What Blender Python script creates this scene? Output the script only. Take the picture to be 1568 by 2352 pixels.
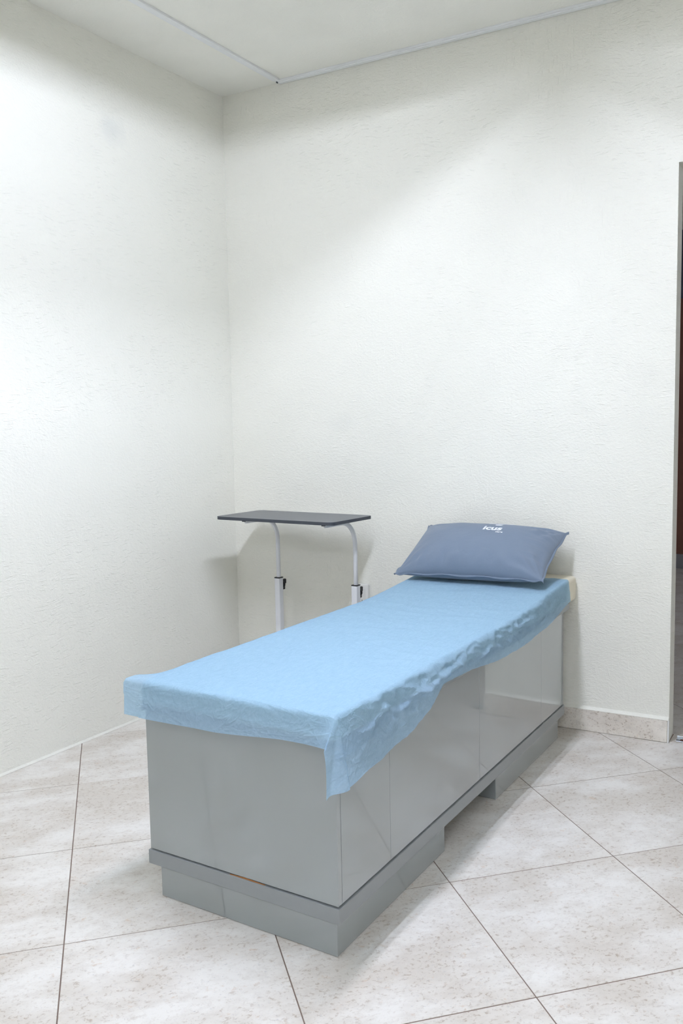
import bpy, bmesh, math, random
from mathutils import Vector, Matrix, noise
from math import sin, cos, pi, radians, sqrt, exp, atan2

for o in list(bpy.data.objects):
    bpy.data.objects.remove(o, do_unlink=True)
scene = bpy.context.scene
COL = scene.collection
random.seed(7)

# ------------------------------------------------------------------ camera
YAW, PITCH, ROLL = radians(31.38418), radians(5.53384), radians(-1.0876)
CAM = Vector((2.67462, -3.37883, 1.2412))
fwd = Vector((-sin(YAW) * cos(PITCH), cos(YAW) * cos(PITCH), -sin(PITCH)))
rt0 = Vector((cos(YAW), sin(YAW), 0)); up0 = rt0.cross(fwd)
rt = cos(ROLL) * rt0 + sin(ROLL) * up0
up = -sin(ROLL) * rt0 + cos(ROLL) * up0
cam = bpy.data.cameras.new('camera')
cam.sensor_fit = 'VERTICAL'; cam.sensor_height = 36.0; cam.sensor_width = 24.0
cam.lens = 2000.32656 / 2352 * 36.0
cam.clip_start = 0.05
camo = bpy.data.objects.new('camera', cam)
camo.matrix_world = Matrix(((rt.x, up.x, -fwd.x, CAM.x), (rt.y, up.y, -fwd.y, CAM.y), (rt.z, up.z, -fwd.z, CAM.z), (0, 0, 0, 1)))
COL.objects.link(camo); scene.camera = camo

# ------------------------------------------------------------------ world, exposure, lamp strengths
w = bpy.data.worlds.new('world'); scene.world = w; w.use_nodes = True
w.node_tree.nodes['Background'].inputs[0].default_value = (0.9, 0.93, 1, 1)
w.node_tree.nodes['Background'].inputs[1].default_value = 0.05
scene.view_settings.view_transform = 'Standard'
scene.view_settings.look = 'None'
scene.view_settings.gamma = 1.0
scene.view_settings.use_curve_mapping = False
scene.view_settings.exposure = 0.0
scene.cycles.adaptive_threshold = .1
LAMP_COLOR = (0.88, 0.945, 1.14)
BED_LAMP = 550.0       # tube above the bed
ROOM_LAMP = 475.0      # tube further back in the room
HALL_FILL = 130.0  # unseen lamp, added only to brighten the hall beyond the doorway

# ------------------------------------------------------------------ node helpers
def new_mat(name):
    m = bpy.data.materials.new(name); m.use_nodes = True
    nt = m.node_tree
    b = nt.nodes['Principled BSDF']
    return m, nt, b
def N(nt, typ, **kw):
    n = nt.nodes.new(typ)
    for k, v in kw.items():
        if k in ('operation', 'data_type', 'blend_type', 'noise_dimensions', 'feature', 'distance', 'vector_type', 'musgrave_type', 'wave_type'):
            setattr(n, k, v)
        else:
            n.inputs[k].default_value = v
    return n
def L(nt, a, b): nt.links.new(a, b)
def ramp(nt, src, stops):
    r = nt.nodes.new('ShaderNodeValToRGB')
    el = r.color_ramp.elements
    while len(el) > 1: el.remove(el[-1])
    el[0].position = stops[0][0]; el[0].color = (*stops[0][1], 1) if isinstance(stops[0][1], tuple) else (stops[0][1],) * 3 + (1,)
    for p, c in stops[1:]:
        e = el.new(p); e.color = (*c, 1) if isinstance(c, tuple) else (c, c, c, 1)
    L(nt, src, r.inputs[0]); return r.outputs[0]
def coords(nt, kind='Object', scale=(1, 1, 1), rot=(0, 0, 0), loc=(0, 0, 0)):
    if kind == 'World':
        s = nt.nodes.new('ShaderNodeNewGeometry').outputs['Position']
    else:
        s = nt.nodes.new('ShaderNodeTexCoord').outputs[kind]
    mp = nt.nodes.new('ShaderNodeMapping')
    mp.inputs['Scale'].default_value = scale; mp.inputs['Rotation'].default_value = rot; mp.inputs['Location'].default_value = loc
    L(nt, s, mp.inputs[0]); return mp.outputs[0]
def noise_tex(nt, vec, scale, detail=3, rough=.5, dist=0):
    n = N(nt, 'ShaderNodeTexNoise', Scale=scale, Detail=detail, Roughness=rough, Distortion=dist)
    L(nt, vec, n.inputs['Vector']); return n.outputs[0]
def mixc(nt, fac, a, b, blend='MIX'):
    m = nt.nodes.new('ShaderNodeMix'); m.data_type = 'RGBA'; m.blend_type = blend
    for s, v in ((m.inputs[0], fac), (m.inputs[6], a), (m.inputs[7], b)):
        if isinstance(v, (int, float)): s.default_value = v
        elif isinstance(v, tuple): s.default_value = (*v, 1)
        else: L(nt, v, s)
    return m.outputs[2]
def math_n(nt, op, a, b=0.0):
    m = nt.nodes.new('ShaderNodeMath'); m.operation = op
    for s, v in ((m.inputs[0], a), (m.inputs[1], b)):
        if isinstance(v, (int, float)): s.default_value = v
        else: L(nt, v, s)
    return m.outputs[0]
def bump(nt, b, height, strength, dist):
    n = N(nt, 'ShaderNodeBump', Strength=strength, Distance=dist)
    L(nt, height, n.inputs['Height']); L(nt, n.outputs[0], b.inputs['Normal']); return n
def plain(name, col, rough=.5, metal=0.0, spec=.5):
    m, nt, b = new_mat(name)
    v = noise_tex(nt, coords(nt), 30, 2)
    c = mixc(nt, v, tuple(x * .96 for x in col), tuple(min(1, x * 1.04) for x in col))
    L(nt, c, b.inputs['Base Color'])
    b.inputs['Roughness'].default_value = rough; b.inputs['Metallic'].default_value = metal
    b.inputs['Specular IOR Level'].default_value = spec
    return m

# ------------------------------------------------------------------ materials
def wall_material(name, col, along, stain=()):
    """painted rustic plaster: thin trowel strokes and fine grain; `along` is the wall's horizontal axis (0=x, 1=y)"""
    m, nt, b = new_mat(name)
    def sc(h, v): return (h, v * 0 + h, v) if False else ((h, 1, v) if along == 0 else (1, h, v))
    big = noise_tex(nt, coords(nt, 'World'), 2.2, 0)
    warp = N(nt, 'ShaderNodeTexNoise', Scale=7.0, Detail=0.0)
    wv = nt.nodes.new('ShaderNodeVectorMath'); wv.operation = 'MULTIPLY_ADD'        # strokes drift and tilt a little
    L(nt, warp.outputs['Color'], wv.inputs[0]); wv.inputs[1].default_value = (.05, .05, .05)
    gp = nt.nodes.new('ShaderNodeNewGeometry').outputs['Position']
    L(nt, gp, warp.inputs['Vector']); L(nt, gp, wv.inputs[2])
    def wmap(scale, loc=(0, 0, 0)):
        mp = nt.nodes.new('ShaderNodeMapping'); mp.inputs['Scale'].default_value = scale; mp.inputs['Location'].default_value = loc
        L(nt, wv.outputs[0], mp.inputs[0]); return mp.outputs[0]
    n1 = noise_tex(nt, wmap(sc(21, 190)), 1.0, 1, .5)                                # thin, broken horizontal trowel strokes
    s1 = math_n(nt, 'MULTIPLY', ramp(nt, n1, [(.63, 0), (.70, 1)]), ramp(nt, big, [(.36, .25), (.55, 1)]))
    med = noise_tex(nt, wmap(sc(1, 1.6)), 80, 3, .7)
    h = math_n(nt, 'ADD', math_n(nt, 'MULTIPLY', s1, .65), math_n(nt, 'MULTIPLY', med, 1.7))
    if along == 0:                                                                   # patchy vertical strokes
        n2 = noise_tex(nt, wmap(sc(150, 17), (9, 2, 4)), 1.0, 1, .5)
        s2 = math_n(nt, 'MULTIPLY', ramp(nt, n2, [(.60, 0), (.70, .4)]), ramp(nt, big, [(.40, 1), (.56, 0)]))
        h = math_n(nt, 'ADD', h, s2)
    bump(nt, b, h, .8, .0022)
    c = mixc(nt, big, tuple(x * .985 for x in col), col)
    for (px, py, pz, r, amt, sc_) in stain:      # faint smudges of their own shape on the paint
        geo = nt.nodes.new('ShaderNodeNewGeometry').outputs['Position']
        mp = nt.nodes.new('ShaderNodeMapping'); mp.vector_type = 'POINT'
        mp.inputs['Location'].default_value = (-px * sc_[0], -py * sc_[1], -pz * sc_[2]); mp.inputs['Scale'].default_value = sc_
        L(nt, geo, mp.inputs[0])
        ln = nt.nodes.new('ShaderNodeVectorMath'); ln.operation = 'LENGTH'; L(nt, mp.outputs[0], ln.inputs[0])
        wob = math_n(nt, 'MULTIPLY', noise_tex(nt, coords(nt, 'World'), 14, 3), r * .8)
        f = ramp(nt, math_n(nt, 'ADD', ln.outputs['Value'], wob), [(r * .3, amt), (r * 1.5, 0)])
        c = mixc(nt, f, c, (.55, .58, .58))
    L(nt, c, b.inputs['Base Color'])
    b.inputs['Roughness'].default_value = .55; b.inputs['Specular IOR Level'].default_value = .3
    return m
WALLC = (.885, .872, .785)
M = {}
M['wall_back'] = wall_material('plaster_back', WALLC, 0, ((.611, .023, 1.265, .09, .10, (1, 1, 1.6)),))
M['wall_left'] = wall_material('plaster_left', WALLC, 1, ((0, -.72, 2.46, .085, .34, (1, 1, 1.3)),))

def ceiling_material():
    m, nt, b = new_mat('ceiling_paint')
    g = noise_tex(nt, coords(nt, 'World'), 120, 4, .65)
    g2 = noise_tex(nt, coords(nt, 'World'), 38, 3, .6)
    bump(nt, b, math_n(nt, 'ADD', g, g2), .5, .003)
    c = mixc(nt, ramp(nt, noise_tex(nt, coords(nt, 'World'), 3, 3), [(.4, 0), (.65, 1)]), (.92, .91, .835), (.885, .875, .80))
    L(nt, c, b.inputs['Base Color']); b.inputs['Roughness'].default_value = .8
    return m
M['ceiling'] = ceiling_material()

TH = radians(46.10577)
def stone_material(name, c_lo, c_hi, speck=1.0, kind='World', ang=TH):
    """pale travertine-look ceramic: soft cloudy patches, thin streaks, tan and grey pits"""
    m, nt, b = new_mat(name)
    oi = nt.nodes.new('ShaderNodeObjectInfo')
    geo = nt.nodes.new('ShaderNodeNewGeometry').outputs['Position']
    off = nt.nodes.new('ShaderNodeVectorMath'); off.operation = 'SCALE'
    comb = nt.nodes.new('ShaderNodeCombineXYZ'); L(nt, oi.outputs['Random'], comb.inputs[0]); L(nt, oi.outputs['Random'], comb.inputs[2])
    L(nt, comb.outputs[0], off.inputs[0]); off.inputs['Scale'].default_value = 37.0
    def mapped(scale):
        mp = nt.nodes.new('ShaderNodeMapping'); mp.vector_type = 'TEXTURE'
        mp.inputs['Rotation'].default_value = (0, 0, ang); mp.inputs['Scale'].default_value = scale
        L(nt, geo, mp.inputs[0])
        ad = nt.nodes.new('ShaderNodeVectorMath'); ad.operation = 'ADD'
        L(nt, mp.outputs[0], ad.inputs[0]); L(nt, off.outputs[0], ad.inputs[1]); return ad.outputs[0]
    cloud = noise_tex(nt, mapped((1.6, 1, 1)), 7, 4, .6)
    streak = noise_tex(nt, mapped((1.8, 1, 1)), 34, 5, .72, .3)
    pits = noise_tex(nt, mapped((1.3, 1, 1)), 105, 4, .72, .4)
    pits2 = noise_tex(nt, mapped((1.5, 1, 1)), 170, 3, .7, .3)
    tanp = noise_tex(nt, mapped((1.2, 1, 1)), 34, 4, .75, .3)
    c = mixc(nt, ramp(nt, cloud, [(.38, 0), (.62, 1)]), c_hi, c_lo)
    c = mixc(nt, ramp(nt, streak, [(.50, 0), (.70, .42 * speck)]), c, (.56, .51, .445))
    m1 = math_n(nt, 'MULTIPLY', ramp(nt, pits, [(.54, 0), (.67, .88 * speck)]), ramp(nt, cloud, [(.36, .22), (.60, 1)]))
    c = mixc(nt, m1, c, (.40, .32, .245))
    c = mixc(nt, ramp(nt, tanp, [(.62, 0), (.73, .6 * speck)]), c, (.58, .42, .29))
    m2 = math_n(nt, 'MULTIPLY', ramp(nt, pits2, [(.61, 0), (.71, .5 * speck)]), .8)
    c = mixc(nt, m2, c, (.36, .36, .37))
    L(nt, c, b.inputs['Base Color'])
    b.inputs['Roughness'].default_value = .38; b.inputs['Specular IOR Level'].default_value = .35
    bump(nt, b, math_n(nt, 'SUBTRACT', 0.0, m1), .25, .0008)
    return m
M['tile'] = stone_material('floor_stone', (.65, .60, .53), (.79, .76, .705))
M['baseboard'] = stone_material('baseboard_stone', (.72, .66, .58), (.84, .79, .71), 1.2, ang=0)
M['grout'] = plain('grout', (.20, .145, .115), .9)
M['hall_tile'] = M['tile']

def gloss_material():
    m, nt, b = new_mat('grey_laminate')
    v = noise_tex(nt, coords(nt, 'World', (1, 1, .25)), 5, 3)
    c = mixc(nt, v, (.272, .298, .300), (.290, .315, .315))
    L(nt, c, b.inputs['Base Color']); b.inputs['Roughness'].default_value = .14; b.inputs['Specular IOR Level'].default_value = .6
    b.inputs['Coat Weight'].default_value = 1.0; b.inputs['Coat Roughness'].default_value = .015; b.inputs['Coat IOR'].default_value = 1.85
    wv = noise_tex(nt, coords(nt, 'World', (1, 2.0, 1.2)), 2.2, 1)
    bump(nt, b, wv, .05, .02)
    return m
M['laminate'] = gloss_material()
M['laminate_matte'] = plain('grey_laminate_board', (.285, .302, .302), .28)
M['gap'] = plain('dark_gap', (.06, .06, .06), .9)
M['raw'] = plain('raw_chipboard', (.34, .15, .05), .9)
M['foam'] = plain('cream_vinyl', (.74, .68, .54), .5)
M['white_metal'] = plain('white_powder_coat', (.80, .81, .83), .35)
M['black'] = plain('black_plastic', (.012, .012, .014), .45)
M['desk_edge'] = plain('desk_edge', (.045, .052, .065), .5)
M['steel'] = plain('galvanised_steel', (.55, .58, .6), .35, 1.0)
M['rust'] = plain('rust', (.12, .04, .02), .9)
M['white_plastic'] = plain('white_plastic', (.80, .79, .75), .45)
M['rail'] = plain('white_rail_paint', (.84, .85, .84), .4)
M['white_paint'] = plain('white_paint', (.86, .86, .84), .5)
M['print'] = plain('white_print', (.88, .9, .92), .7)
M['hall_brown'] = plain('hall_brown', (.24, .10, .065), .7)
M['hall_dark'] = plain('hall_dark', (.10, .11, .15), .7)
M['hall_wall'] = plain('hall_wall', (.62, .62, .62), .8)
M['hall_base'] = plain('hall_base', (.33, .32, .33), .6)
M['lamp_body'] = plain('lamp_enamel', (.42, .42, .42), .4)

def desk_material():
    m, nt, b = new_mat('desk_laminate')
    g = noise_tex(nt, coords(nt, 'World', (1, 6, 1)), 60, 3)
    c = mixc(nt, g, (.07, .08, .098), (.095, .106, .125)); L(nt, c, b.inputs['Base Color'])
    b.inputs['Roughness'].default_value = .34; b.inputs['Specular IOR Level'].default_value = .9
    return m
M['desk'] = desk_material()

def pillow_material():
    m, nt, b = new_mat('slate_cotton')
    g = noise_tex(nt, coords(nt, 'Object'), 500, 2)
    c = mixc(nt, g, (.172, .216, .282), (.198, .245, .315)); L(nt, c, b.inputs['Base Color'])
    b.inputs['Roughness'].default_value = .9; b.inputs['Specular IOR Level'].default_value = .2
    b.inputs['Sheen Weight'].default_value = .25; b.inputs['Sheen Roughness'].default_value = .5
    cr = noise_tex(nt, coords(nt, 'Object'), 18, 4, .6, .5)
    bump(nt, b, math_n(nt, 'ADD', math_n(nt, 'MULTIPLY', cr, 1.0), math_n(nt, 'MULTIPLY', g, .05)), .25, .006)
    return m
M['pillow'] = pillow_material()

def sheet_material():
    m, nt, b = new_mat('blue_nonwoven')
    out = nt.nodes['Material Output']; nt.nodes.remove(b)
    fib = noise_tex(nt, coords(nt, 'World', (1, 1, 1)), 240, 3, .7, .4)
    fib2 = noise_tex(nt, coords(nt, 'World', (1.0, .35, 1)), 110, 3, .65, .4)
    f = math_n(nt, 'ADD', math_n(nt, 'MULTIPLY', fib, .5), math_n(nt, 'MULTIPLY', fib2, .5))
    c = mixc(nt, ramp(nt, f, [(.36, 0), (.64, 1)]), (.44, .635, .835), (.48, .665, .855))
    cr = noise_tex(nt, coords(nt, 'World', (1.0, .30, 1), rot=(0, 0, .45)), 9, 3, .6, .8)
    cr2 = noise_tex(nt, coords(nt, 'World', (.35, 1, 1), rot=(0, 0, .12)), 14, 3, .6, .8)
    hgt = math_n(nt, 'ADD', ramp(nt, cr, [(.44, 0), (.5, 1), (.56, 0)]), math_n(nt, 'MULTIPLY', ramp(nt, cr2, [(.45, 0), (.5, 1), (.55, 0)]), .8))
    cr3 = noise_tex(nt, coords(nt, 'World'), 26, 1, .5, .6)
    hgt = math_n(nt, 'ADD', hgt, math_n(nt, 'MULTIPLY', ramp(nt, cr3, [(.44, 0), (.5, 1), (.56, 0)]), .45))
    bp = N(nt, 'ShaderNodeBump', Strength=.38, Distance=.004); L(nt, hgt, bp.inputs['Height'])
    d = nt.nodes.new('ShaderNodeBsdfDiffuse'); L(nt, c, d.inputs[0]); L(nt, bp.outputs[0], d.inputs['Normal'])
    t = nt.nodes.new('ShaderNodeBsdfTranslucent'); L(nt, c, t.inputs[0])
    g = nt.nodes.new('ShaderNodeBsdfGlossy'); g.inputs['Roughness'].default_value = .5; L(nt, bp.outputs[0], g.inputs['Normal'])
    tr = nt.nodes.new('ShaderNodeBsdfTransparent'); tr.inputs[0].default_value = (.62, .87, 1, 1)
    m1 = nt.nodes.new('ShaderNodeMixShader'); m1.inputs[0].default_value = .24; L(nt, d.outputs[0], m1.inputs[1]); L(nt, t.outputs[0], m1.inputs[2])
    m2 = nt.nodes.new('ShaderNodeMixShader'); m2.inputs[0].default_value = .05; L(nt, m1.outputs[0], m2.inputs[1]); L(nt, g.outputs[0], m2.inputs[2])
    m3 = nt.nodes.new('ShaderNodeMixShader'); L(nt, ramp(nt, f, [(.3, .37), (.7, .29)]), m3.inputs[0]); L(nt, m2.outputs[0], m3.inputs[1]); L(nt, tr.outputs[0], m3.inputs[2])
    L(nt, m3.outputs[0], out.inputs[0])
    return m
M['sheet'] = sheet_material()

def glow_material(name, strength):
    m, nt, b = new_mat(name)
    b.inputs['Base Color'].default_value = (.9, .9, .9, 1)
    b.inputs['Emission Color'].default_value = (*LAMP_COLOR, 1); b.inputs['Emission Strength'].default_value = strength
    return m

# ------------------------------------------------------------------ mesh helpers
def link(name, me, mat, parent=None):
    o = bpy.data.objects.new(name, me); COL.objects.link(o)
    if mat is not None: me.materials.append(mat)
    if parent is not None: o.parent = parent
    return o
def from_bm(name, bm, mat, parent=None, smooth=False):
    bmesh.ops.recalc_face_normals(bm, faces=bm.faces)
    me = bpy.data.meshes.new(name); bm.to_mesh(me); bm.free()
    if smooth:
        for p in me.polygons: p.use_smooth = True
    return link(name, me, mat, parent)
def add_box(bm, x0, x1, y0, y1, z0, z1, bev=0.0, seg=2):
    v = [bm.verts.new((x, y, z)) for x in (x0, x1) for y in (y0, y1) for z in (z0, z1)]
    fs = [(0, 1, 3, 2), (4, 6, 7, 5), (0, 4, 5, 1), (2, 3, 7, 6), (0, 2, 6, 4), (1, 5, 7, 3)]
    faces = [bm.faces.new([v[i] for i in f]) for f in fs]
    if bev > 0:
        edges = list({e for f in faces for e in f.edges})
        bmesh.ops.bevel(bm, geom=edges, offset=bev, segments=seg, profile=.5, affect='EDGES')
def box(name, x0, x1, y0, y1, z0, z1, mat, parent=None, bev=0.0, seg=2):
    bm = bmesh.new(); add_box(bm, x0, x1, y0, y1, z0, z1, bev, seg); return from_bm(name, bm, mat, parent)
def add_tube(bm, pts, r, n=14, square=False):
    pts = [Vector(p) for p in pts]; rings = []
    for i, p in enumerate(pts):
        t = (pts[min(i + 1, len(pts) - 1)] - pts[max(i - 1, 0)]).normalized()
        ref = Vector((1, 0, 0)) if abs(t.x) < .9 else Vector((0, 0, 1))
        a = t.cross(ref).normalized(); b = t.cross(a).normalized()
        rings.append([bm.verts.new(p + r * (cos(2 * pi * k / n) * a + sin(2 * pi * k / n) * b)) for k in range(n)])
    for i in range(len(rings) - 1):
        for k in range(n):
            bm.faces.new((rings[i][k], rings[i][(k + 1) % n], rings[i + 1][(k + 1) % n], rings[i + 1][k]))
    bm.faces.new(rings[0]); bm.faces.new(rings[-1][::-1])
def tube(name, pts, r, mat, parent=None, n=14):
    bm = bmesh.new(); add_tube(bm, pts, r, n); o = from_bm(name, bm, mat, parent, True)
    return o
def add_prism(bm, poly, z0, z1):
    lo = [bm.verts.new((x, y, z0)) for x, y in poly]; hi = [bm.verts.new((x, y, z1)) for x, y in poly]
    n = len(poly)
    bm.faces.new(hi); bm.faces.new(lo[::-1])
    for i in range(n): bm.faces.new((lo[i], lo[(i + 1) % n], hi[(i + 1) % n], hi[i]))
def empty(name, loc=(0, 0, 0), rz=0.0):
    o = bpy.data.objects.new(name, None); o.location = loc; o.rotation_euler = (0, 0, rz); o.empty_display_size = .1
    COL.objects.link(o); return o
def tag(o, label, cat, group=None):
    o['label'] = label; o['category'] = cat
    if group: o['group'] = group
    return o
def structure(o, label=None):
    o['kind'] = 'structure'
    if label: o['label'] = label
    return o
def smoothstep(a, b, x):
    t = max(0, min(1, (x - a) / (b - a))); return t * t * (3 - 2 * t)
def interp(x, pts):
    if x <= pts[0][0]: return pts[0][1]
    for (x0, y0), (x1, y1) in zip(pts, pts[1:]):
        if x <= x1:
            t = (x - x0) / (x1 - x0); t = t * t * (3 - 2 * t) * .5 + t * .5
            return y0 + t * (y1 - y0)
    return pts[-1][1]

# ------------------------------------------------------------------ room shell
HC = 2.803; SLOPE = .03791; WA = math.atan(SLOPE)
XR, YF = 4.3, -5.6                      # far ends of the room behind and beside the camera
XD, XD2, HD, WT = 2.0374, 2.96, 2.182, .105   # doorway in the back wall (measured along the wall), wall thickness
YH = 4.35                               # far wall of the hall
# back wall, in its own frame (x along the wall, y into it)
bm = bmesh.new()
add_box(bm, -.02, XD, 0, WT, -.05, HC + .05)
add_box(bm, XD, XD2, 0, WT, HD, HC + .05)
add_box(bm, XD2, XR + .1, 0, WT, -.05, HC + .05)
wb = from_bm('wall_back', bm, M['wall_back']); wb.rotation_euler = (0, 0, WA)
structure(wb, 'white rough-plastered wall behind the bed and table with a doorway')
structure(box('wall_left', -.12, 0, YF, .05, -.05, HC + .05, M['wall_left']), 'white rough-plastered wall on the left of the table')
structure(box('wall_right', XR, XR + .1, YF, YH, -.05, HC + .05, M['wall_left']))
structure(box('wall_front', -.12, XR + .1, YF - .1, YF, -.05, HC + .05, M['wall_back']))
structure(box('ceiling', -.12, XR + .1, YF - .1, YH + .1, HC, HC + .1, M['ceiling']), 'off-white stippled ceiling')

# floor: grout bed plus every tile laid on the diagonal
TS = .50288; T0 = (1.0307, -2.02193)
e1 = (-sin(TH), cos(TH)); e2 = (cos(TH), sin(TH))
floor = box('floor', -.12, XR + .1, YF - .1, YH + .1, -.05, -.0012, M['grout'])
structure(floor, 'pale stone-look tiled floor laid on the diagonal')
def clip(poly, quad):
    """Sutherland-Hodgman against a convex counter-clockwise polygon"""
    for i in range(len(quad)):
        (ax, ay), (bx, by) = quad[i], quad[(i + 1) % len(quad)]
        def side(p): return (bx - ax) * (p[1] - ay) - (by - ay) * (p[0] - ax)
        out = []
        for j in range(len(poly)):
            p, q = poly[j], poly[(j + 1) % len(poly)]
            sp, sq = side(p), side(q)
            if sp >= 0: out.append(p)
            if (sp > 0 and sq < 0) or (sp < 0 and sq > 0):
                t = sp / (sp - sq); out.append((p[0] + t * (q[0] - p[0]), p[1] + t * (q[1] - p[1])))
        poly = out
        if len(poly) < 3: return []
    return poly
def wall_y(x): return x * SLOPE
g = .0015
room_q = [(.001, YF), (XR, YF), (XR, wall_y(XR)), (.001, wall_y(0))]
XDW = XD * cos(WA)
door_q = [(XDW + .001, wall_y(XDW)), (XD2, wall_y(XD2)), (XD2, wall_y(XD2) + WT), (XDW + .001, wall_y(XDW) + WT)]
hall_q = [(1.0, wall_y(1.0) + WT), (XD2 + .3, wall_y(XD2 + .3) + WT), (XD2 + .3, YH), (1.0, YH)]
def area(p): return .5 * abs(sum(p[i][0] * p[(i + 1) % len(p)][1] - p[(i + 1) % len(p)][0] * p[i][1] for i in range(len(p))))
tiles = {}
for iu in range(-14, 18):
    for iv in range(-14, 18):
        sq = []
        for (a, c) in ((0, 0), (0, 1), (1, 1), (1, 0)):
            uu = (iu + a) * TS + (g if a == 0 else -g); vv = (iv + c) * TS + (g if c == 0 else -g)
            sq.append((T0[0] + uu * e1[0] + vv * e2[0], T0[1] + uu * e1[1] + vv * e2[1]))
        for q in (room_q, door_q, hall_q):
            pl = clip(sq, q)
            if len(pl) >= 3 and area(pl) > 2e-4:
                bm = bmesh.new(); dz = random.uniform(-.0003, .0002)
                cx = sum(p[0] for p in pl) / len(pl); cy = sum(p[1] for p in pl) / len(pl)
                add_prism(bm, [(p[0] - cx, p[1] - cy) for p in pl], -.008, 0)
                top = [e for e in bm.edges if all(abs(v.co.z) < 1e-6 for v in e.verts)]
                bmesh.ops.bevel(bm, geom=top, offset=.0006, segments=1, affect='EDGES')
                t = from_bm('tile', bm, M['tile'], floor); t.location = (cx, cy, dz)

# stone baseboard along the back wall, finished with a sloped plaster lip
BH = .088
base = empty('baseboard_back', (0, 0, 0), WA); structure(base, 'beige stone baseboard below the back wall')
xs = [.001]
x = XD - 4 * .503
while x < XD + .01:
    if x > .05: xs.append(x)
    x += .503
for x0, x1 in zip(xs, xs[1:]):
    box('tile', x0 + .0008, x1 - (.0008 if x1 < XD - .05 else .004), -.014, -.0005, .001, BH, M['baseboard'], base, .0012, 1)
bm = bmesh.new()
prof = [(-.0145, BH + .0005), (-.0145, BH + .002), (0, BH + .012), (0, BH + .0005)]
lo = [bm.verts.new((.002, y, z)) for y, z in prof]; hi = [bm.verts.new((XD, y, z)) for y, z in prof]
bm.faces.new(lo); bm.faces.new(hi[::-1])
for i in range(4): bm.faces.new((lo[i], lo[(i + 1) % 4], hi[(i + 1) % 4], hi[i]))
from_bm('plaster_lip', bm, M['wall_back'], base)
# painted edge that closes the end of the baseboard at the doorway
box('end_strip', XD - .003, XD + .0012, -.0146, -.0003, .001, BH + .0003, M['white_paint'], base)
# bead of filler where the left wall meets the floor
bm = bmesh.new()
prof = [(.0005, .0006), (.007, .0006), (.0005, .009)]
lo = [bm.verts.new((px, YF, z)) for px, z in prof]; hi = [bm.verts.new((px, -.002, z)) for px, z in prof]
bm.faces.new(lo); bm.faces.new(hi[::-1])
for i in range(3): bm.faces.new((lo[i], lo[(i + 1) % 3], hi[(i + 1) % 3], hi[i]))
structure(from_bm('trim_1', bm, M['wall_left']), 'thin white filler bead along the foot of the left wall')

# hall seen through the doorway
structure(box('wall_hall', .9, XR + .1, YH, YH + .1, -.05, 2.25, M['hall_brown']), 'reddish brown wall seen through the doorway')
structure(box('wall_hall_upper', .9, XR + .1, YH, YH + .1, 2.25, HC + .05, M['hall_dark']))
structure(box('wall_hall_side', .9, 1.0, .25, YH, -.05, HC + .05, M['hall_wall']))
structure(box('baseboard_hall', 1.0, XR, YH - .02, YH, 0, .12, M['hall_base']), 'grey baseboard of the brown hall wall')

# ------------------------------------------------------------------ examination bed
BX, BY, BA = 1.05082, -1.74437, radians(-.25361)
BW, BL = .6014, 1.709
Z0, Z1, ZT = .0864, .1248, .5335       # base board, underside and top of the cabinet
bed = empty('examination_bed', (BX, BY, 0), BA)
tag(bed, 'glossy grey laminate examination bed cabinet on a recessed plinth against the white wall', 'bed')
LM = M['laminate']; LB = M['laminate_matte']
box('plinth', .036, BW - .012, .008, .604, .0006, Z0, LM, bed, .0012, 1)
box('plinth', .036, BW - .012, 1.006, BL - .045, .0006, Z0, LM, bed, .0012, 1)
box('base_board', 0, BW, 0, BL, Z0, Z1, LB, bed, .0014, 2)
f = .0045; t = .018; ZB = Z1 + .0028; ZP = ZT - .026
box('carcass', f + t, BW - f - t, f + t, BL - f - t, Z1, ZP, M['gap'], bed)
box('front_panel', f, BW - f, f, f + t - .0005, ZB, ZP, LM, bed, .0010, 1)
box('rear_panel', f, BW - f, BL - f - t + .0005, BL - f, ZB, ZP, LB, bed, .0010, 1)
def side_panel(name, s0, s1, l0, l1): return box(name, s0, s1, l0, l1, ZB, ZP, LM, bed, .0008, 1)
seams = [f + t + .0003, .262, .851, 1.440, BL - f - t - .0003]
for i in range(4):
    side_panel('door' if i in (1, 2) else 'side_panel', BW - f - t + .0005, BW - f, seams[i] + .0006, seams[i + 1] - .0006)
side_panel('side_panel', f, f + t - .0005, seams[0], seams[-1])
box('top_board', -.001, BW + .012, -.001, BL + .02, ZP + .0006, ZT, LB, bed, .0014, 2)
# chipped laminate showing raw board along the joint at the foot end
bm = bmesh.new(); n = 24
ptsr = []
for k in range(n + 1):
    q = k / n; s = .275 + .11 * q
    hgt = .0010 + .0030 * sin(pi * q) ** 2 * (.6 + .4 * noise.noise(Vector((q * 9, 0, 0))))
    ptsr.append((s, hgt))
lo = [bm.verts.new((s, .0030, Z1 + .0001)) for s, h in ptsr]; hi = [bm.verts.new((s, .0043, Z1 + h)) for s, h in ptsr]
for k in range(n): bm.faces.new((lo[k], lo[k + 1], hi[k + 1], hi[k]))
r_ = bmesh.ops.extrude_face_region(bm, geom=list(bm.faces))
bmesh.ops.translate(bm, verts=[v for v in r_['geom'] if isinstance(v, bmesh.types.BMVert)], vec=(0, .0012, 0))
o = from_bm('chipped_edge', bm, M['raw'], bed); o['label'] = 'chipped joint showing orange-brown raw board'

def bed_pt(s, l, z): return Matrix.Rotation(BA, 3, 'Z') @ Vector((s, l, 0)) + Vector((BX, BY, z))

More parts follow.
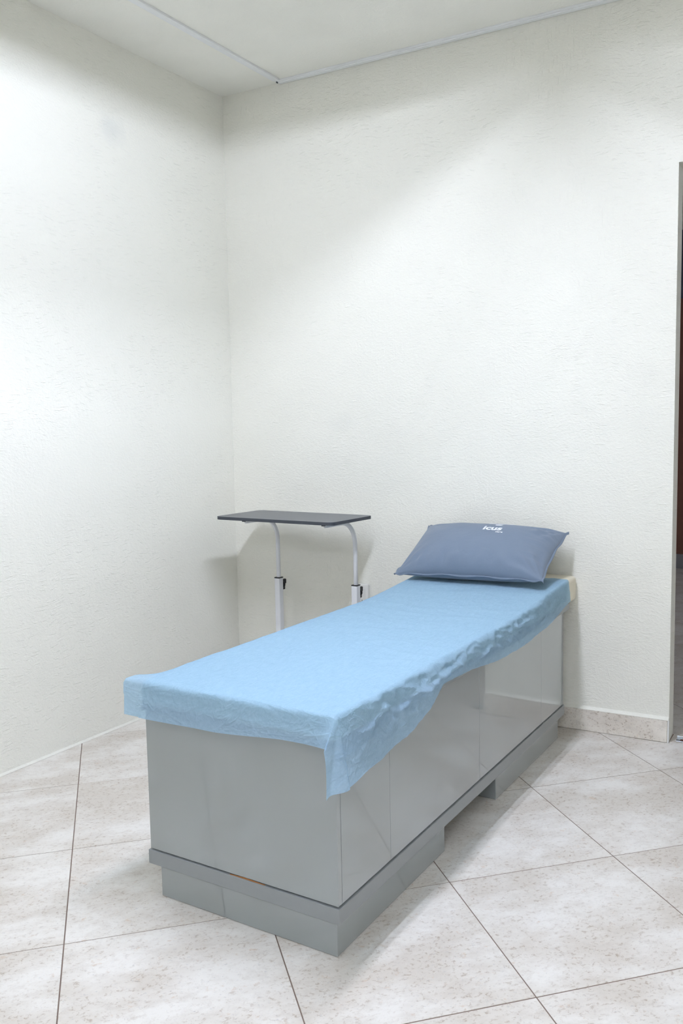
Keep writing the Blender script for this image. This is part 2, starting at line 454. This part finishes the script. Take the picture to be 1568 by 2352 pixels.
# mattress: slab of cream foam, a little thicker at the head
MS0, MS1, ML0, ML1, MB = .020, .621, -.030, 1.799, ZT + .0012
def mtop(l): return .598 + .036 * smoothstep(1.05, 1.75, l)
bm = bmesh.new()
add_box(bm, MS0, MS1, ML0, ML1, MB, .598, .016, 4)
for k in range(1, 24):
    yy = ML0 + (ML1 - ML0) * k / 24
    bmesh.ops.bisect_plane(bm, geom=list(bm.verts) + list(bm.edges) + list(bm.faces), plane_co=(0, yy, 0), plane_no=(0, 1, 0))
for v in bm.verts:
    if v.co.z > MB + .02: v.co.z += (mtop(v.co.y) - .598)
mat_o = from_bm('mattress', bm, M['foam'], None, True)
mat_o.location = (BX, BY, 0); mat_o.rotation_euler = (0, 0, BA)
tag(mat_o, 'thin cream vinyl mattress showing at the bed head under the blue sheet', 'mattress')

# blue disposable sheet, draped
HEM = [(-.06, .434), (.142, .441), (.278, .457), (.378, .488), (.513, .528), (.661, .525), (.971, .496), (1.173, .493), (1.402, .506), (1.70, .548)]
FHEM = [(-.02, .503), (.27, .507), (.478, .524), (.60, .527)]
SR = .010; LEND = 1.690
def sheet_noise(s, l, sc, seed):
    return noise.noise(Vector((s * sc, l * sc, seed)))
def ridged(x): return 1 - abs(x) * 2
def top_wrinkle(s, l):
    w1 = max(0, ridged(noise.noise(Vector((s * 4 + l * 2.5, l * 7 - s * 2, 3.1)))) - .4) * .0038
    w2 = max(0, ridged(noise.noise(Vector((s * 11 - l * 5, l * 13 + s * 6, 8.2)))) - .4) * .0024
    return .0016 + w1 + w2
S0, S1, LF = MS0 + SR * .6, MS1 - SR * .7, ML0 + SR * .7    # where the cloth starts to turn over the edges
def bend(rho, theta):
    """profile of cloth rolling over an edge: (outward, drop) after arc length rho, ending at angle theta from vertical"""
    R = SR; amax = pi / 2 - theta; arc = R * amax
    if rho < arc:
        a = rho / R; return R * sin(a), R * (1 - cos(a))
    o, d = R * sin(amax), R * (1 - cos(amax)); q = rho - arc
    return o + q * sin(theta), d + q * cos(theta)
def hang_r(l): return max(.02, mtop(max(l, 0)) - interp(l, HEM) + .008)
def hang_f(s): return mtop(0) - interp(s, FHEM) + .008
HL = .058
def crumple(l, q, amp=1.0):
    v = 0
    v += max(0, ridged(noise.noise(Vector((l * 8 + q * 9, q * 20 - l * 4, 1.7)))) - .3) * .0085
    v += max(0, ridged(noise.noise(Vector((l * 21 - q * 24, q * 30 + l * 6, 4.4)))) - .3) * .0075
    v += noise.noise(Vector((l * 40, q * 55 + l * 14, 9.1))) * .002
    return max(0, v) * amp
def sheet_point(s, l):
    z0 = mtop(max(l, 0))
    right, front, left = s - S1, LF - l, S0 - s
    if right <= 0 and front <= 0 and left <= 0:
        edge = min(-right, -front, -left, .05) / .05
        return Vector((s, l, z0 + top_wrinkle(s, l) * (.5 + .5 * edge)))
    if right > 0 and front <= 0:
        act = smoothstep(.03, .16, l) * (1 - smoothstep(1.25, 1.6, l))
        fl = .06 + .10 * (1 - smoothstep(0, .12, l)) + .16 * act * (.5 + .5 * sin(l * 17 + 1.0)) * exp(-((l - .42) / .35) ** 2)
        o, d = bend(right, fl)
        q = right
        o += crumple(l, q, .15 + 1.0 * act) * smoothstep(0, .02, q) * (1 - .75 * smoothstep(.6, 1.0, q / hang_r(l)))
        # one long fold lifted off the edge, then tucked under
        c = .105 - .11 * (l - .30)
        fold = exp(-((q - c * .62) / .012) ** 2) * exp(-((l - .52) / .17) ** 2) * .016
        return Vector((S1 + o + fold, l, z0 + top_wrinkle(S1, l) * .6 - d))
    if front > 0 and right <= 0 and left <= 0:
        th = .05 + .42 * exp(-((S1 - s) / .035)) + .02 * sin(s * 20)
        o, d = bend(front, th)
        o += .0012 * noise.noise(Vector((s * 14, front * 30, 2.2))) + (.0022 * smoothstep(.045, .052, front))
        return Vector((s, LF - o, z0 + .001 - d))
    if left > 0 and front <= 0:
        droop = .06 + 1.1 * smoothstep(.0, .2, l)
        o, d = bend(left, pi / 2 - droop)
        return Vector((S0 - o, l, z0 + .001 - d))
    if left > 0 and front > 0:     # stiff front-left corner standing straight out
        o, d = bend(front, .05)
        cl = min(left, .07); rr = .016
        lip = max(0, cl - (.058 - rr)) / rr
        return Vector((S0 - cl, LF - o + .0022 * smoothstep(.045, .052, front), z0 + .001 - d - rr * .5 * lip * lip * max(0, 1 - front / .03)))
    # front-right corner: the spare cloth stands off in one fin towards the foot end
    rho = sqrt(right ** 2 + front ** 2); ph = math.atan2(front, right)
    PM = radians(62); PEAK = radians(40); END = .47
    if ph <= PM: ang = .16 + (PEAK - .16) * (ph / PM) ** 1.15
    else: ang = PEAK + (END - PEAK) * ((ph - PM) / (pi / 2 - PM))
    hx, hy = cos(ph), -sin(ph)
    mixd = ph / (pi / 2)
    dx, dy = (1 - mixd) ** 3, -1.0
    if ph <= .02: dx, dy = 1.0, 0.0
    k = smoothstep(0, .35, ph); dx = dx * (1 - k) * 1.0 + .10 * k * (1 - mixd); dy = -k
    nrm = max(1e-4, sqrt(dx * dx + dy * dy)); dx /= nrm; dy /= nrm
    arc = SR * (pi / 2 - ang)
    if rho < arc:
        a = rho / SR; o, d = SR * sin(a), SR * (1 - cos(a))
        return Vector((S1 + hx * o, LF + hy * o, z0 + .0015 - d))
    o0, d0 = SR * sin(pi / 2 - ang), SR * (1 - cos(pi / 2 - ang)); q = rho - arc
    return Vector((S1 + hx * o0 + dx * q * sin(ang) + .002, LF + hy * o0 + dy * q * sin(ang), z0 + .0015 - d0 - q * cos(ang)))
NL, NT, NR = 7, 74, 26
NFR, NB = 14, 215
us = [('l', 1 - i / NL) for i in range(NL)] + [('t', i / NT) for i in range(NT)] + [('r', i / NR) for i in range(NR + 1)]
vs = [('f', 1 - j / NFR) for j in range(NFR)] + [('b', j / NB) for j in range(NB + 1)]
bm = bmesh.new(); grid = []
for vk, vt in vs:
    row = []
    for uk, ut in us:
        l_edge = LF if vk == 'f' else LF + (LEND - LF) * vt
        if uk == 'l': s = S0 - HL * ut
        elif uk == 't': s = S0 + (S1 - S0) * ut
        else: s = S1 + hang_r(l_edge) * ut
        l = LF - hang_f(min(max(s, 0), .6)) * vt if vk == 'f' else l_edge
        if vk == 'b':      # slightly uneven cut at the head end
            l += .012 * vt ** 8 * sin(s * 9)
        p = sheet_point(s, l)
        row.append(bm.verts.new(p))
    grid.append(row)
for j in range(len(grid) - 1):
    for i in range(len(grid[0]) - 1):
        bm.faces.new((grid[j][i], grid[j][i + 1], grid[j + 1][i + 1], grid[j + 1][i]))
sheet = from_bm('bed_sheet', bm, M['sheet'], None, True)
sheet.location = (BX, BY, 0.0012); sheet.rotation_euler = (0, 0, BA)
tag(sheet, 'crinkled light blue disposable sheet draped over the mattress', 'sheet')

# ------------------------------------------------------------------ pillow
PBL, PBR, PTL, PTR = Vector((-.012, 1.446, .650)), Vector((.592, 1.462, .662)), Vector((.000, 1.742, .812)), Vector((.602, 1.735, .810))
pillow = empty('pillow', (BX, BY, 0), BA)
tag(pillow, 'slate blue-grey pillow with white print leaning on the wall at the bed head', 'pillow')
def pil_mid(u, v):
    uu = u * (1 - .045 * (1 - v * v)); vv = v * (1 - .075 * (1 - u * u))
    a, b = (uu + 1) / 2, (vv + 1) / 2
    return (PBL * (1 - a) + PBR * a) * (1 - b) + (PTL * (1 - a) + PTR * a) * b
PN = ((PBR - PBL).cross(PTL - PBL)).normalized()
def pil_h(u, v):
    return max(0, (1 - abs(u) ** 2.6) * (1 - abs(v) ** 2.4)) ** .52
def pil(u, v, side):
    h = pil_h(u, v)
    p = pil_mid(u, v)
    wr = 0
    if side > 0:
        cr = 0
        for (cu, cv, amp) in ((1, 1, 1.2), (1, -1, 1.3), (-1, -1, .8), (-1, 1, .5)):
            du, dv = (cu - u) * .31, (cv - v) * .17
            r = sqrt(du * du + dv * dv); a = atan2(dv * cv, du * cu)
            cr += amp * exp(-((r - .07) / .06) ** 2) * sin(a * 14 + cu + cv * 2) * .0042
        cr += .011 * exp(-((v + .82) / .20) ** 2) * noise.noise(Vector((u * 11, v * 2, 5))) 
        cr += .009 * exp(-((u - .86) / .16) ** 2) * noise.noise(Vector((u * 2, v * 9, 2)))
        wr = cr + .0022 * noise.noise(Vector((u * 3.5, v * 2.5, 1)))
        return p + PN * (.092 * h + wr * min(1, h * 1.6))
    return p - PN * ((.052 + .022 * max(0, -v)) * h)
NU, NV = 72, 48
bm = bmesh.new(); rows = {}
for sd in (1, -1):
    rows[sd] = []
    for j in range(NV + 1):
        v = -cos(pi * j / NV) ; r = []
        for i in range(NU + 1):
            u = -cos(pi * i / NU)
            if sd == -1 and (i in (0, NU) or j in (0, NV)): r.append(rows[1][j][i]); continue
            r.append(bm.verts.new(pil(u, v, sd)))
        rows[sd].append(r)
for sd in (1, -1):
    for j in range(NV):
        for i in range(NU):
            q = [rows[sd][j][i], rows[sd][j][i + 1], rows[sd][j + 1][i + 1], rows[sd][j + 1][i]]
            bm.faces.new(q if sd == 1 else q[::-1])
cover = from_bm('cover', bm, M['pillow'], pillow, True)
# flat sewn edge round the pillow
ring = [(-cos(pi * i / 40), -1) for i in range(40)] + [(1, -cos(pi * i / 30)) for i in range(30)] + [(cos(pi * i / 40), 1) for i in range(40)] + [(-1, cos(pi * i / 30)) for i in range(30)]
bm = bmesh.new(); A_, B_, C_, D_ = [], [], [], []
for k, (u, v) in enumerate(ring):
    p = pil_mid(u, v); c = pil_mid(0, 0); inn = pil_mid(u * .985, v * .975)
    out = (p - inn).normalized()
    wv = PN * (.004 * sin(k * .9) + .003 * noise.noise(Vector((k * .31, 0, 0))))
    e = p + out * .007 + wv
    A_.append(bm.verts.new(inn + PN * .0022)); B_.append(bm.verts.new(e + PN * .0012)); C_.append(bm.verts.new(e - PN * .0012)); D_.append(bm.verts.new(inn - PN * .0022))
n = len(ring)
for k in range(n):
    q = (k + 1) % n
    bm.faces.new((A_[k], B_[k], B_[q], A_[q])); bm.faces.new((B_[k], C_[k], C_[q], B_[q])); bm.faces.new((C_[k], D_[k], D_[q], C_[q]))
from_bm('sewn_edge', bm, M['pillow'], pillow, True)

# white print, wrapped on to the pillow front
def text_mesh(body, size, offset):
    cu = bpy.data.curves.new('txt', 'FONT'); cu.body = body; cu.size = size; cu.offset = offset; cu.resolution_u = 5
    ob = bpy.data.objects.new('txt', cu); COL.objects.link(ob)
    dg = bpy.context.evaluated_depsgraph_get(); dg.update()
    me = bpy.data.meshes.new_from_object(ob.evaluated_get(dg))
    bpy.data.objects.remove(ob, do_unlink=True); return me
PUW = (PBR - PBL).length / 2; PVW = (PTL - PBL).length / 2
def wrap(name, bm, uc, vc, label):
    """bm holds the flat print in metres, centred at 0; uc, vc is its place on the pillow"""
    bmesh.ops.triangulate(bm, faces=bm.faces)
    bmesh.ops.subdivide_edges(bm, edges=[e for e in bm.edges if e.calc_length() > .012], cuts=1)
    for vert in bm.verts:
        u = uc + vert.co.x / PUW; v = vc + vert.co.y / PVW
        vert.co = pil(u, v, 1) + PN * .0009
    r = bmesh.ops.extrude_face_region(bm, geom=list(bm.faces))
    bmesh.ops.translate(bm, verts=[x for x in r['geom'] if isinstance(x, bmesh.types.BMVert)], vec=PN * .0004)
    o = from_bm(name, bm, M['print'], pillow); o['label'] = label; return o
LU, LV = .20, .23
def place_text(body, size, off, x, y, name, label):
    me = text_mesh(body, size, off); bm = bmesh.new(); bm.from_mesh(me)
    for v in bm.verts: v.co.x = v.co.x * 1.05 + x; v.co.y += y; v.co.z = 0
    return wrap(name, bm, LU, LV, label)
place_text('icus', .050, .0018, -.050, 0, 'lettering', 'white lettering icus')
place_text('care', .017, .0005, .012, -.018, 'small_lettering', 'small white lettering')
bm = bmesh.new()
def rrect(bm, x0, x1, y0, y1, r=.006):
    pts = []
    for cx, cy, a0 in ((x1 - r, y1 - r, 0), (x0 + r, y1 - r, 90), (x0 + r, y0 + r, 180), (x1 - r, y0 + r, 270)):
        for k in range(5): a = radians(a0 + 22.5 * k); pts.append((cx + r * cos(a), cy + r * sin(a)))
    bm.faces.new([bm.verts.new((px, py, 0)) for px, py in pts])
rrect(bm, -.012, .018, .046, .130); rrect(bm, -.050, -.014, .070, .106); rrect(bm, .020, .056, .070, .106)
wrap('emblem', bm, LU, LV, 'white cross emblem above the lettering')

# ------------------------------------------------------------------ height-adjustable side table
TX0, TX1, TY0, TY1, TZ = .188, .822, -.392, -.072, .8585
tab = empty('side_table', ((TX0 + TX1) / 2, (TY0 + TY1) / 2, 0), radians(-2.6))
tag(tab, 'height-adjustable side table with thin dark grey top and two white poles in the corner', 'table')
ox, oy = (TX0 + TX1) / 2, (TY0 + TY1) / 2
def rpoly(x0, x1, y0, y1, r, n=7):
    pts = []
    for cx, cy, a0 in ((x1 - r, y1 - r, 0), (x0 + r, y1 - r, 90), (x0 + r, y0 + r, 180), (x1 - r, y0 + r, 270)):
        for k in range(n): a = radians(a0 + 90 * k / (n - 1)); pts.append((cx + r * cos(a), cy + r * sin(a)))
    return pts
bm = bmesh.new(); add_prism(bm, rpoly(TX0 - ox, TX1 - ox, TY0 - oy, TY1 - oy, .03), TZ - .0135, TZ - .0004)
top = from_bm('tabletop', bm, M['desk_edge'], tab)
bm = bmesh.new(); add_prism(bm, rpoly(TX0 - ox + .0006, TX1 - ox - .0006, TY0 - oy + .0006, TY1 - oy - .0006, .0295), TZ - .0004, TZ)
o = from_bm('top_laminate', bm, M['desk'], top)
PY = -.100 - oy
for px in (.312, .742):
    x = px - ox; RB = .105; zt = TZ - .0135 - .0105
    path = [(x, PY, .30), (x, PY, zt - RB)]
    for k in range(1, 13):
        a = pi / 2 * k / 12; path.append((x, PY - RB * (1 - cos(a)), zt - RB + RB * sin(a)))
    path.append((x, PY - .225, zt))
    tube('pole', path, .0098, M['white_metal'], tab, 16)
    sl = box('sleeve', x - .0145, x + .0145, PY - .0145, PY + .0145, .055, .546, M['white_metal'], tab, .0025, 2)
    box('cap', x - .0152, x + .0152, PY - .0152, PY + .0152, .5461, .5505, M['black'], sl, .001, 1)
    # wing knob on the wall side of the sleeve
    bm = bmesh.new()
    add_tube(bm, [(x, PY + .0146, .512), (x, PY + .021, .512)], .011, 14)
    add_tube(bm, [(x, PY + .021, .512), (x, PY + .028, .512)], .017, 14)
    add_box(bm, x - .006, x + .006, PY + .024, PY + .042, .486, .512, .004, 2)
    add_box(bm, x - .006, x + .006, PY + .024, PY + .052, .512, .536, .005, 2)
    from_bm('knob', bm, M['black'], sl)
    for yy in (PY - .222, PY - .13):
        bm = bmesh.new(); add_tube(bm, [(x + .016, yy, TZ - .0137), (x + .016, yy, TZ - .020)], .0045, 10)
        from_bm('screw', bm, M['steel'], tab)
    bm = bmesh.new(); add_tube(bm, [(x, PY - .238, TZ - .0137), (x, PY - .238, TZ - .020), (x, PY - .238, TZ - .0235)], .009, 14)
    from_bm('bumper', bm, M['black'], tab)
    # foot on castors
    ft = box('foot', x - .0145, x + .0145, PY - .27, PY + .028, .055, .083, M['white_metal'], tab, .002, 1)
    for yy in (PY - .25, PY + .005):
        bm = bmesh.new()
        add_tube(bm, [(x, yy, .054), (x, yy, .046)], .006, 10)
        add_tube(bm, [(x - .016, yy, .0235), (x - .006, yy, .0235)], .023, 18)
        add_tube(bm, [(x + .006, yy, .0235), (x + .016, yy, .0235)], .023, 18)
        add_tube(bm, [(x - .006, yy, .0235), (x + .006, yy, .0235)], .012, 12)
        from_bm('castor', bm, M['black'], ft)
box('crossbar', .312 - ox + .015, .742 - ox - .015, PY - .012, PY + .012, .09, .115, M['white_metal'], tab, .002, 1)

# ------------------------------------------------------------------ wall outlet behind the table
out = empty('wall_outlet', (.703, wall_y(.703), .472), WA)
tag(out, 'white wall outlet low on the wall behind the right table pole', 'outlet')
bm = bmesh.new(); add_box(bm, -.036, .036, -.016, -.0002, -.058, .058, .004, 2); pl = from_bm('faceplate', bm, M['white_plastic'], out)
box('frame', -.021, .021, -.0185, -.0162, -.038, .038, M['white_plastic'], out, .001, 1)
for zz in (-.018, .018):
    bm = bmesh.new(); add_box(bm, -.016, .016, -.0198, -.0187, zz - .014, zz + .014, .0004, 1); soc = from_bm('socket', bm, M['white_plastic'], out)
    for sx in (-.0062, .0062): box('slot', sx - .00125, sx + .00125, -.0204, -.0199, zz - .006, zz + .005, M['black'], soc)

# ------------------------------------------------------------------ ceiling rails
def rail(name, length, parent_loc, rz, flip=1):
    r = empty(name, parent_loc, rz)
    bm = bmesh.new()
    prof = [(0, 0), (.036, 0), (.036, -.008), (.031, -.010), (.0125, -.010), (.0115, -.0065), (.003, -.0065), (0, -.005)]
    prof = [(flip * a, z) for a, z in prof]
    lo = [bm.verts.new((0, a, z)) for a, z in prof]; hi = [bm.verts.new((length, a, z)) for a, z in prof]
    n = len(prof); bm.faces.new(lo); bm.faces.new(hi[::-1])
    for i in range(n): bm.faces.new((lo[i], lo[(i + 1) % n], hi[(i + 1) % n], hi[i]))
    from_bm('channel', bm, M['rail'], r)
    return r
# along the back wall
ra = rail('ceiling_rail', 3.9, (.330 , wall_y(.330) - .0375, HC - .0002), WA)
tag(ra, 'white rail fixed to the ceiling along the top of the back wall', 'rail', 'white ceiling rails')
# towards the camera, beside the left wall
rb = rail('ceiling_rail', 5.4, (.3120, -.031, HC - .0002), -pi / 2)
tag(rb, 'white rail running across the ceiling beside the left wall', 'rail', 'white ceiling rails')
bm = bmesh.new(); add_box(bm, -.004, -.0005, .002, .012, -.012, -.001)
from_bm('end_clip', bm, M['desk_edge'], ra)

# ------------------------------------------------------------------ metal plate on the doorway floor
pl = empty('floor_plate', (2.078, .112, .0006), WA)
tag(pl, 'small galvanised metal plate screwed to the floor at the doorway', 'plate')
box('plate', -.020, .030, -.017, .017, 0, .003, M['steel'], pl, .0008, 1)
bm = bmesh.new(); add_tube(bm, [(0, 0, .003), (0, 0, .0045)], .006, 12); from_bm('screw', bm, M['rust'], pl)
box('bracket', -.020, .030, .017, .020, 0, .012, M['steel'], pl, .0008, 1)

# ------------------------------------------------------------------ hanging tube lamps (they light the room; above the frame; the hall one is added fill)
def tube_lamp(loc, rz, strength, label, length=1.22, drop=.200, hw=.13, off=.04, ridge=.0235):
    """twin-tube batten: a trough with a ridge between the two tubes"""
    r = empty('tube_lamp', loc, rz); tag(r, label, 'lamp')
    h = length / 2; zt = -drop; th = .003; zp = zt + .035
    bm = bmesh.new()
    add_box(bm, -hw, hw, -h, h, zp, zp + th)
    for x0 in (-hw - th, hw): add_box(bm, x0, x0 + th, -h - th, h + th, zt - .0015, zp + th)
    for y0 in (-h - th, h): add_box(bm, -hw, hw, y0, y0 + th, zt + .009, zp + th)
    from_bm('housing', bm, M['lamp_body'], r)
    bm = bmesh.new()
    pr = [(-.015, zp - .0005), (.015, zp - .0005), (.002, zt - ridge), (-.002, zt - ridge)]
    lo = [bm.verts.new((x, -h + .002, z)) for x, z in pr]; hi = [bm.verts.new((x, h - .002, z)) for x, z in pr]
    bm.faces.new(lo); bm.faces.new(hi[::-1])
    for i in range(4): bm.faces.new((lo[i], lo[(i + 1) % 4], hi[(i + 1) % 4], hi[i]))
    from_bm('ridge', bm, M['lamp_body'], r)
    g_ = glow_material('tube_glow', strength)
    for sx in (-off, off):
        t_ = tube('tube', [(sx, -h + .03, zt), (sx, h - .03, zt)], .005, g_, r, 8)
        for yy in (-h + .006, h - .03): box('socket', sx - .010, sx + .010, yy, yy + .023, zt - .012, zp - .001, M['lamp_body'], t_)
    for yy in (-h * .7, h * .7): tube('rod', [(0, yy, zp + th + .0002), (0, yy, -.0005)], .006, M['lamp_body'], r, 8)
    return r
tube_lamp((1.60, -1.62, HC), 0, BED_LAMP, 'white twin-tube lamp hanging over the bed')
tube_lamp((2.9, -4.5, HC), pi / 2, ROOM_LAMP, 'white twin-tube lamp hanging further back in the room')
tube_lamp((3.6, 2.2, HC), 0, HALL_FILL, 'unseen twin-tube fill lamp added to brighten the hall')
